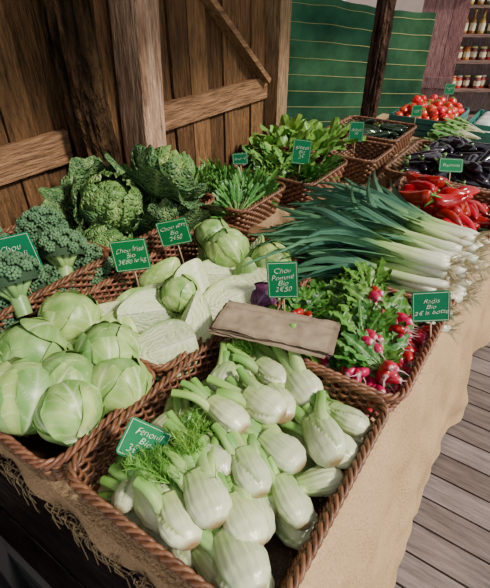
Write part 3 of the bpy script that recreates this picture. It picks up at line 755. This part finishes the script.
for n_,(x,y,a) in enumerate(rb):
    eu = Euler((0,R.uniform(-.15,.10),a+R.uniform(-.3,.3))); z = P.z(x,y,[((-.01,0,0),.026),((.06,0,0),.018)],eu.to_matrix(),1)
    z = min(z,.910+.0008*n_)
    o = thing('radish_bunch', rl[n_%3], (x,y,z), eu, 1, label='bunch of red radishes with fresh green leaves', cat='radishes', group='radish bunches in the wicker basket')
    for q in range(8):
        aa = R.uniform(0,6.28); rr_ = .022*sqrt(R.random())*1.1
        part(o, 'radish', radm, 'small bright red radish with white tip', (R.uniform(-.034,.012), rr_*cos(aa)*1.6, rr_*sin(aa)*.8+.013), (R.uniform(0,6), R.uniform(-.6,.6), R.uniform(-.8,.8)))
hb = [leaf_bunch(s, 60, .15, .011, ((.03,.15,.02),(.13,.34,.05),(.25,.44,.12)), 1.5, 1.2, stemf=.5) for s in (21,22)]
for n_ in range(12):
    x = -1.28+.13*(n_%3)+R.uniform(-.02,.02); y = 1.39+.075*(n_//3)
    thing('herb_bunch', hb[n_%2], (x,y,.84+.02*R.random()), (0,-.6,R.uniform(0,6.28)), 1, label='bunch of fine leafy green herbs in wicker basket', cat='herbs', group='herb bunches in the basket')
for n_ in range(9):
    x = -1.18+.12*(n_%3)+R.uniform(-.02,.02); y = 1.80+.11*(n_//3)
    thing('spinach_bunch', gl[n_%3], (x,y,.82+.02*R.random()), (0,-.35,R.uniform(0,6.28)), .85, label='bunch of dark leafy greens in wicker basket', cat='greens', group='leafy greens in the basket')
LT = ((.07,.22,.025),(.21,.43,.06),(.52,.66,.28))
def lettuce_mesh(seed):
    rr = random.Random(seed); mb = MB()
    for q in range(15):
        a = q*2.4; el = lerp(1.0,.10,q/15); L1 = lerp(.18,.26,q/15)*rr.uniform(.85,1.05); pts=[]
        for t in range(15):
            s = t/14*L1; pts.append((s*cos(a)*cos(el), s*sin(a)*cos(el), s*sin(el)-.5*s*s*(1-el/1.5)/L1*.7))
        c0 = mix(LT[0],LT[1],rr.random())
        strip(mb, pts, [.048*sin(pi*(.1+.8*t/14))**.7*(.5+.5*t/14) for t in range(15)], (-sin(a),cos(a),rr.uniform(-.3,.3)), lambda aa,b:mix(mix(c0,LT[1],abs(aa)*.5), LT[2], exp(-(aa/.09)**2)*(1-.5*b)), cup=.35, k=13, ruff=.22, rf=2.2, ph=q)
    return mb.mesh('lettuce', m_leaf)
lt = [lettuce_mesh(s) for s in (1,2,3)]
for n_ in range(9):
    x = -1.31+.125*(n_%3)+R.uniform(-.02,.02); y = 2.12+.15*(n_//3)+R.uniform(-.02,.02)
    thing('lettuce', lt[n_%3], (x,y,.86+.03*R.random()), (R.uniform(-.2,.6),R.uniform(0,.6),R.uniform(0,6)), .85, label='frilly bright green lettuce head in wicker basket', cat='lettuce', group='lettuces by the tarpaulin')
ch = [leaf_bunch(s, 14, .30, .035, ((.06,.22,.03),(.22,.42,.09),(.72,.76,.5)), .28, .35, stemc=(.70,.72,.50), stemf=.55) for s in (31,32)]
for n_ in range(9):
    thing('chard_bunch', ch[n_%2], (-.38-.03*R.random(),2.82+.05*n_,.81+.03*(n_%3)), (0,-.05,pi+R.uniform(-.3,.3)), 1, label='bunch of chard with thick pale white stems', cat='chard', group='chard bunches on the table')
# ---------------------------------------------------------------- peppers, aubergines, tomatoes, courgettes
def pepper_kit(seed, L0=.140):
    mb = MB()
    blob(mb, [(0,.010),(.05,.024),(.18,.032),(.42,.030),(.70,.022),(.90,.012),(1,.003)], L0, -.056, 48, 30, lambda th,u:mix((.27,.001,.002),(.42,.005,.004),.5+.5*sin(th*2+seed)), lambda th,u:1+.09*cos(3*th+seed+u*1.2)*(1-u*.5)-.07*exp(-(((th*3/2/pi+seed+u*.5) % 1-.5)/.10)**2)+.07*noise.noise(Vector((cos(th)*1.2,sin(th)*1.2,u*2.5+seed))), .9, bend=.10*sin(seed*3))
    b = mb.mesh('pepper', m_red); mb = MB(); bz=.10*sin(seed*3)*.25
    tube(mb, [(-.052,0,bz),(-.061,.002,bz),(-.068,.003,bz+.003),(-.091,.010,bz+.012)], [.012,.006,.0038,.0045], 8, lambda t,k:(.09,.24,.03))
    return b, [('stem', mb.mesh('stem', m_stalk), 'green pepper stem')]
pk = [pepper_kit(s) for s in (1.2,2.9,4.4,5.5)]
def egg_kit(seed, L0=.17, r=.034, c=(.007,.003,.009)):
    mb = MB(); blob(mb, [(0,.010/.034*r),(.08,.5*r),(.3,.72*r),(.62,r),(.85,.8*r),(1,.12*r)], L0, -.08, 24, 20, lambda th,u:c, bend=.03*seed)
    b = mb.mesh('egg', m_egg); mb = MB()
    tube(mb, [(-.062,0,.0),(-.074,0,.0),(-.082,0,.002),(-.10,.003,.008)], [.5*r+.004,.36*r+.003,.006,.005], 10, lambda t,k:mix((.08,.16,.04),(.15,.24,.07),k%2))
    return b, [('calyx', mb.mesh('calyx', m_stalk), 'green stem cap')]
ek = [egg_kit(s,.18,.032) for s in (-.8,.3,1.0)]
zk = [egg_kit(s, .17, .02, (.012,.028,.012)) for s in (-.6,.2,.8)]
mb = MB()
blob(mb, [(0,.008),(.08,.020),(.3,.033),(.55,.036),(.8,.028),(.95,.012),(1,.003)], .058, -.029, 24, 16, lambda th,u:mix((.55,.012,.004),(.65,.035,.008),.5+.5*sin(th)), lambda th,u:1+.03*cos(5*th))
tmm = mb.mesh('tomato', m_tom); mb = MB()
for q in range(5):
    a = q*2*pi/5; strip(mb, [(-.028,0,0),(-.031,.010*cos(a),.010*sin(a)),(-.027,.021*cos(a),.021*sin(a))], [.003,.004,.0006], (0,-sin(a),cos(a)), lambda aa,b:(.10,.28,.05), k=3)
tube(mb, [(-.027,0,0),(-.04,.002,.0)], [.002,.002], 5, lambda t,k:(.12,.3,.06)); tcm = mb.mesh('calyx', m_stalk)
def fill(kits, name, x0,x1,y0,y1,z,dx,dy,layers,sph,lab,cat,grp,sc=1,ang=None,tilt=.3,mound=.06,full=False,aw=.5,slack=.88,zmax=9):
    P = Pile(z,slack)
    for l in range(layers):
        m = mound*l; nx_=max(1,int((x1-x0-2*m)/dx)); ny_=max(1,int((y1-y0-2*m)/dy))
        for i in range(nx_):
            for j in range(ny_):
                x = x0+m+(i+.5)*(x1-x0-2*m)/nx_+R.uniform(-.15,.15)*dx; y = y0+m+(j+.5)*(y1-y0-2*m)/ny_+R.uniform(-.15,.15)*dy
                eu = Euler((R.uniform(0,6.28), (R.uniform(-1.5,1.5) if full else R.uniform(-tilt,tilt)), (ang if ang is not None else 0)+R.uniform(-aw,aw) if not full else R.uniform(0,6.28)))
                b, ps = kits[R.randrange(len(kits))]; s = sc*R.uniform(.9,1.08)
                zz = P.z(x,y,sph,eu.to_matrix(),s,zmax)
                if zz is None: continue
                thing(name, b, (x,y,zz), eu, s, ps, lab, cat, grp)
fill(pk,'red_pepper',-.50,-.14,1.69,2.08,BZ+.02,.09,.065,4,[((-.02,0,0),.028),((.03,0,0),.022)],'glossy red pepper with green stem in heaped basket','pepper','red peppers in the basket',1.0,ang=1.2,mound=.025,aw=2.2,tilt=.2,slack=.72,zmax=.955)
fill(ek,'aubergine',-.62,-.16,2.19,2.71,BZ+.02,.12,.06,4,[((.02,0,0),.028),((-.035,0,0),.020)],'glossy dark purple aubergine with green cap in basket','aubergine','aubergines in the basket',.92,ang=.3,mound=.02,slack=.78,zmax=.965,aw=1.3)
fill(zk,'courgette',-1.18,-.78,2.62,3.0,BZ+.03,.14,.05,4,[((.02,0,0),.02),((-.035,0,0),.018)],'dark green courgette in wicker basket','courgette','courgettes in the basket',1.0,ang=.2,mound=.02,slack=.8,zmax=.95)
fill([(tmm,[('calyx',tcm,'green star shaped calyx')])],'tomato',-.99,-.61,3.24,3.69,BZ+.07,.062,.062,3,[((0,0,0),.031)],'ripe red tomato in heaped crate','tomato','tomatoes in the crate',.90,mound=.025,full=True,slack=.85,zmax=.99)
def crate(x0,x1,y0,y1,z,h,c,label):
    mb = MB(); t=.008
    n_ = 3
    for q in range(n_):
        z0 = z+q*h/n_; z1 = z0+h/n_*.78
        box(mb,x0,x1,y0,y0+t,z0,z1,c); box(mb,x0,x1,y1-t,y1,z0,z1,c); box(mb,x0,x0+t,y0+t,y1-t,z0,z1,c); box(mb,x1-t,x1,y0+t,y1-t,z0,z1,c)
    for xx in (x0+t,x1-2*t-.01):
        for yy in (y0+t,y1-2*t-.01): box(mb,xx,xx+.018,yy,yy+.018,z,z+h,c)
    box(mb,x0+t,x1-t,y0+t,y1-t,z,z+.008,c)
    thing('plastic_crate', mb.mesh('crate', m_plain, False), label=label, cat='crate')
crate(-1.01,-.59,3.22,3.71,BZ,.12,(.02,.16,.13),'teal plastic slatted crate heaped with tomatoes')
crate(-.52,-.14,3.28,3.70,BZ,.12,(.02,.18,.15),'teal plastic crate holding white paper packets')
for n_ in range(6):
    mb = MB(); c = (.62,.62,.58); x=-.43+.17*(n_%2); y=3.36+.13*(n_//2)
    vs=[];fs=[]
    for i in range(7):
        for j in range(7):
            u=-1+i/3; v=-1+j/3; vs.append((.07*u,.055*v,.055*(1-abs(u)**4)*(1-abs(v)**4)+.0))
    for i in range(6):
        for j in range(6): fs.append((i*7+j,(i+1)*7+j,(i+1)*7+j+1,i*7+j+1))
    mb.add(vs,fs,[c]*49); box(mb,-.07,.07,-.055,.055,-.05,0,c)
    thing('paper_packet', mb.mesh('packet', m_paper), (x,y,BZ+.07), (0,0,R.uniform(-.2,.2)), label='white folded paper packet in teal crate', cat='packet', group='paper packets in the crate')
# paper bags and sheets
def bagstack(cx, cy, z, w_, l_, ang, n_, c, label, tilt=(0,0), crum=.003, jit=.04):
    for q in range(n_):
        mb = MB(); vs=[];fs=[];cs=[]; nx_=40; ny_=22; sd_=R.uniform(0,9)
        for s in (0,1):
            for i in range(nx_+1):
                for j in range(ny_+1):
                    u=-1+2*i/nx_; v=-1+2*j/ny_; th=.0015*(1-abs(u)**6)*(1-abs(v)**6)*(1 if s else -.4)
                    cr = 1-abs(noise.noise(Vector((u*4+sd_,v*2+u*2,sd_))))*3
                    fl_ = -.002*(abs(v-.55)<.04)-.0015*(abs(v+.5)<.04)
                    vs.append((w_/2*u, l_/2*v, th+fl_+crum*noise.noise(Vector((u*2.5+sd_,v*2,0)))+crum*.45*max(0,cr)))
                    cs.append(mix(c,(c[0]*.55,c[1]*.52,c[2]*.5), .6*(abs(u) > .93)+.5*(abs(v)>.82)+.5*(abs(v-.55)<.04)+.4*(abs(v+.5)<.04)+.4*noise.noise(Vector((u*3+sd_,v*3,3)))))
        k0=(nx_+1)*(ny_+1)
        for s in (0,1):
            for i in range(nx_):
                for j in range(ny_):
                    f=[s*k0+i*(ny_+1)+j, s*k0+(i+1)*(ny_+1)+j, s*k0+(i+1)*(ny_+1)+j+1, s*k0+i*(ny_+1)+j+1]; fs.append(tuple(f if s else f[::-1]))
        mb.add(vs,fs,cs)
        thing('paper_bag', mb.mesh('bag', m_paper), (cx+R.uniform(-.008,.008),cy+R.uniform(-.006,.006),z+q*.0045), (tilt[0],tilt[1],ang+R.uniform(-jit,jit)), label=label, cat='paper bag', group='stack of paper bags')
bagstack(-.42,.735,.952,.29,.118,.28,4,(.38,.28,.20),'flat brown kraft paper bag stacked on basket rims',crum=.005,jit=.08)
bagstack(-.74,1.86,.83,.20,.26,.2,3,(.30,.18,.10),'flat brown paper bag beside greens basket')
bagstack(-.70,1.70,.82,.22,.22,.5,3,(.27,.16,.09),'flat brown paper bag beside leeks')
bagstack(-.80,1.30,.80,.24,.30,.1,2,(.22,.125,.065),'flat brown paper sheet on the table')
# ---------------------------------------------------------------- price signs
def text_mesh(s, size):
    cu = bpy.data.curves.new('t','FONT'); cu.body = s; cu.size = size; cu.align_x='CENTER'; cu.align_y='CENTER'; cu.shear=.3; cu.space_line=.9; cu.offset=-.022*size; cu.extrude=.0003
    ob = bpy.data.objects.new('t',cu); COL.objects.link(ob); bpy.context.view_layer.update()
    me = bpy.data.meshes.new_from_object(ob.evaluated_get(bpy.context.evaluated_depsgraph_get())); bpy.data.objects.remove(ob)
    for v in me.vertices:   # uneven handwriting
        p = Vector((v.co.x/size, v.co.y/size, len(s)))
        v.co.x += size*.14*noise.noise(p*1.5); v.co.y += size*.20*noise.noise(p*1.1+Vector((9,0,0)))+.07*v.co.x
    me.materials.clear(); me.materials.append(m_chalk); return me
def sign(x,y,z,w_,h_,txt,size,yaw,lean=-.15,roll=0,label='',stick=.10):
    mb = MB()
    pts=[]; rc=.008
    for cx,cz,a0 in ((w_/2-rc,h_/2-rc,0),(-w_/2+rc,h_/2-rc,pi/2),(-w_/2+rc,-h_/2+rc,pi),(w_/2-rc,-h_/2+rc,1.5*pi)):
        for q in range(5): a=a0+pi/2*q/4; pts.append((cx+rc*cos(a),cz+rc*sin(a)))
    k=len(pts); vs=[(p[0],-.0015,p[1]) for p in pts]+[(p[0],.0015,p[1]) for p in pts]
    fs=[tuple(range(k-1,-1,-1)),tuple(range(k,2*k))]+[(i,(i+1)%k,k+(i+1)%k,k+i) for i in range(k)]
    mb.add(vs,fs,[(0,0,0)]*(2*k)); bm=mb.mesh('sign_board',m_sign,False)
    o=thing('price_sign',bm,(x,y,z),(lean,roll,yaw),label=label,cat='price sign',group='green price signs')
    if txt: part(o,'lettering',text_mesh(txt,size),'white handwritten lettering',(0,-.0022,0),(pi/2,0,0))
    mb=MB()
    for a,b in (((-w_/2+.004,h_/2-.004),(w_/2-.004,h_/2-.004)),((-w_/2+.004,-h_/2+.004),(w_/2-.004,-h_/2+.004)),((-w_/2+.004,-h_/2+.004),(-w_/2+.004,h_/2-.004)),((w_/2-.004,-h_/2+.004),(w_/2-.004,h_/2-.004))):
        x0,x1=sorted((a[0],b[0])); z0,z1=sorted((a[1],b[1])); box(mb,x0-.0003,x1+.0003,-.0022,-.0014,z0-.0003,z1+.0003,(1,1,1))
    part(o,'border_line',mb.mesh('border',m_chalk,False))
    mb=MB(); tube(mb,[(0,.003,h_*.2),(0,.003,-h_/2-stick)],[.0025,.0018],6,lambda t,k:(.5,.36,.2)); part(o,'stake',mb.mesh('stake',m_plain),'thin wooden stake')
sign(-1.09,.50,1.050,.125,.115,'Chou\nBrocoli\n3\u20ac le kg',.026,.75,label='green sign with white writing standing in broccoli',roll=-.18)
sign(-.93,.755,.985,.108,.098,'Chou fris\u00e9\nBio\n3\u20ac80 le kg',.020,.62,label='green sign with white writing before savoy cabbages',roll=-.12)
sign(-.93,.945,.980,.105,.085,'Chou vert\nBio\n2\u20ac50',.021,.55,label='green sign with white writing before dark cabbages',roll=-.24)
sign(-.48,.875,1.0,.082,.105,'Chou\nPomm\u00e9\nBio\n2\u20ac50',.020,.50,label='upright green sign with white writing by halved cabbages',roll=-.10)
sign(-.45,.325,.945,.088,.070,'Fenouil\nBio\n3\u20ac le kg',.018,.55,lean=-1.0,roll=.6,label='tilted green sign with white writing on fennel',stick=-.03)
sign(-.125,1.0,.985,.090,.085,'Radis\nBio\n2\u20ac la botte',.018,.42,label='green sign with white writing standing in radishes',roll=-.20)
sign(-.96,1.86,1.0,.085,.11,'Blettes\nBio\n2\u20ac',.022,.45,label='green sign with white writing on greens basket',roll=.06)
sign(-1.14,1.62,1.0,.07,.05,'Persil 1\u20ac',.014,.45,label='small green sign standing among the herbs',roll=-.1)
sign(-.90,2.36,.99,.075,.10,'Salade\n1\u20ac',.020,.45,label='small green sign with white writing by lettuce')
sign(-.35,2.11,.985,.10,.06,'Poivrons',.02,.45,lean=-.6,label='small green sign leaning between peppers and aubergines')
sign(-.80,3.1,.97,.065,.07,'Courgettes\n2\u20ac50',.011,.5,label='small green sign by the courgettes')
sign(-.75,3.66,1.02,.07,.07,'Tomates\n3\u20ac',.014,.5,label='small green sign standing behind tomatoes')
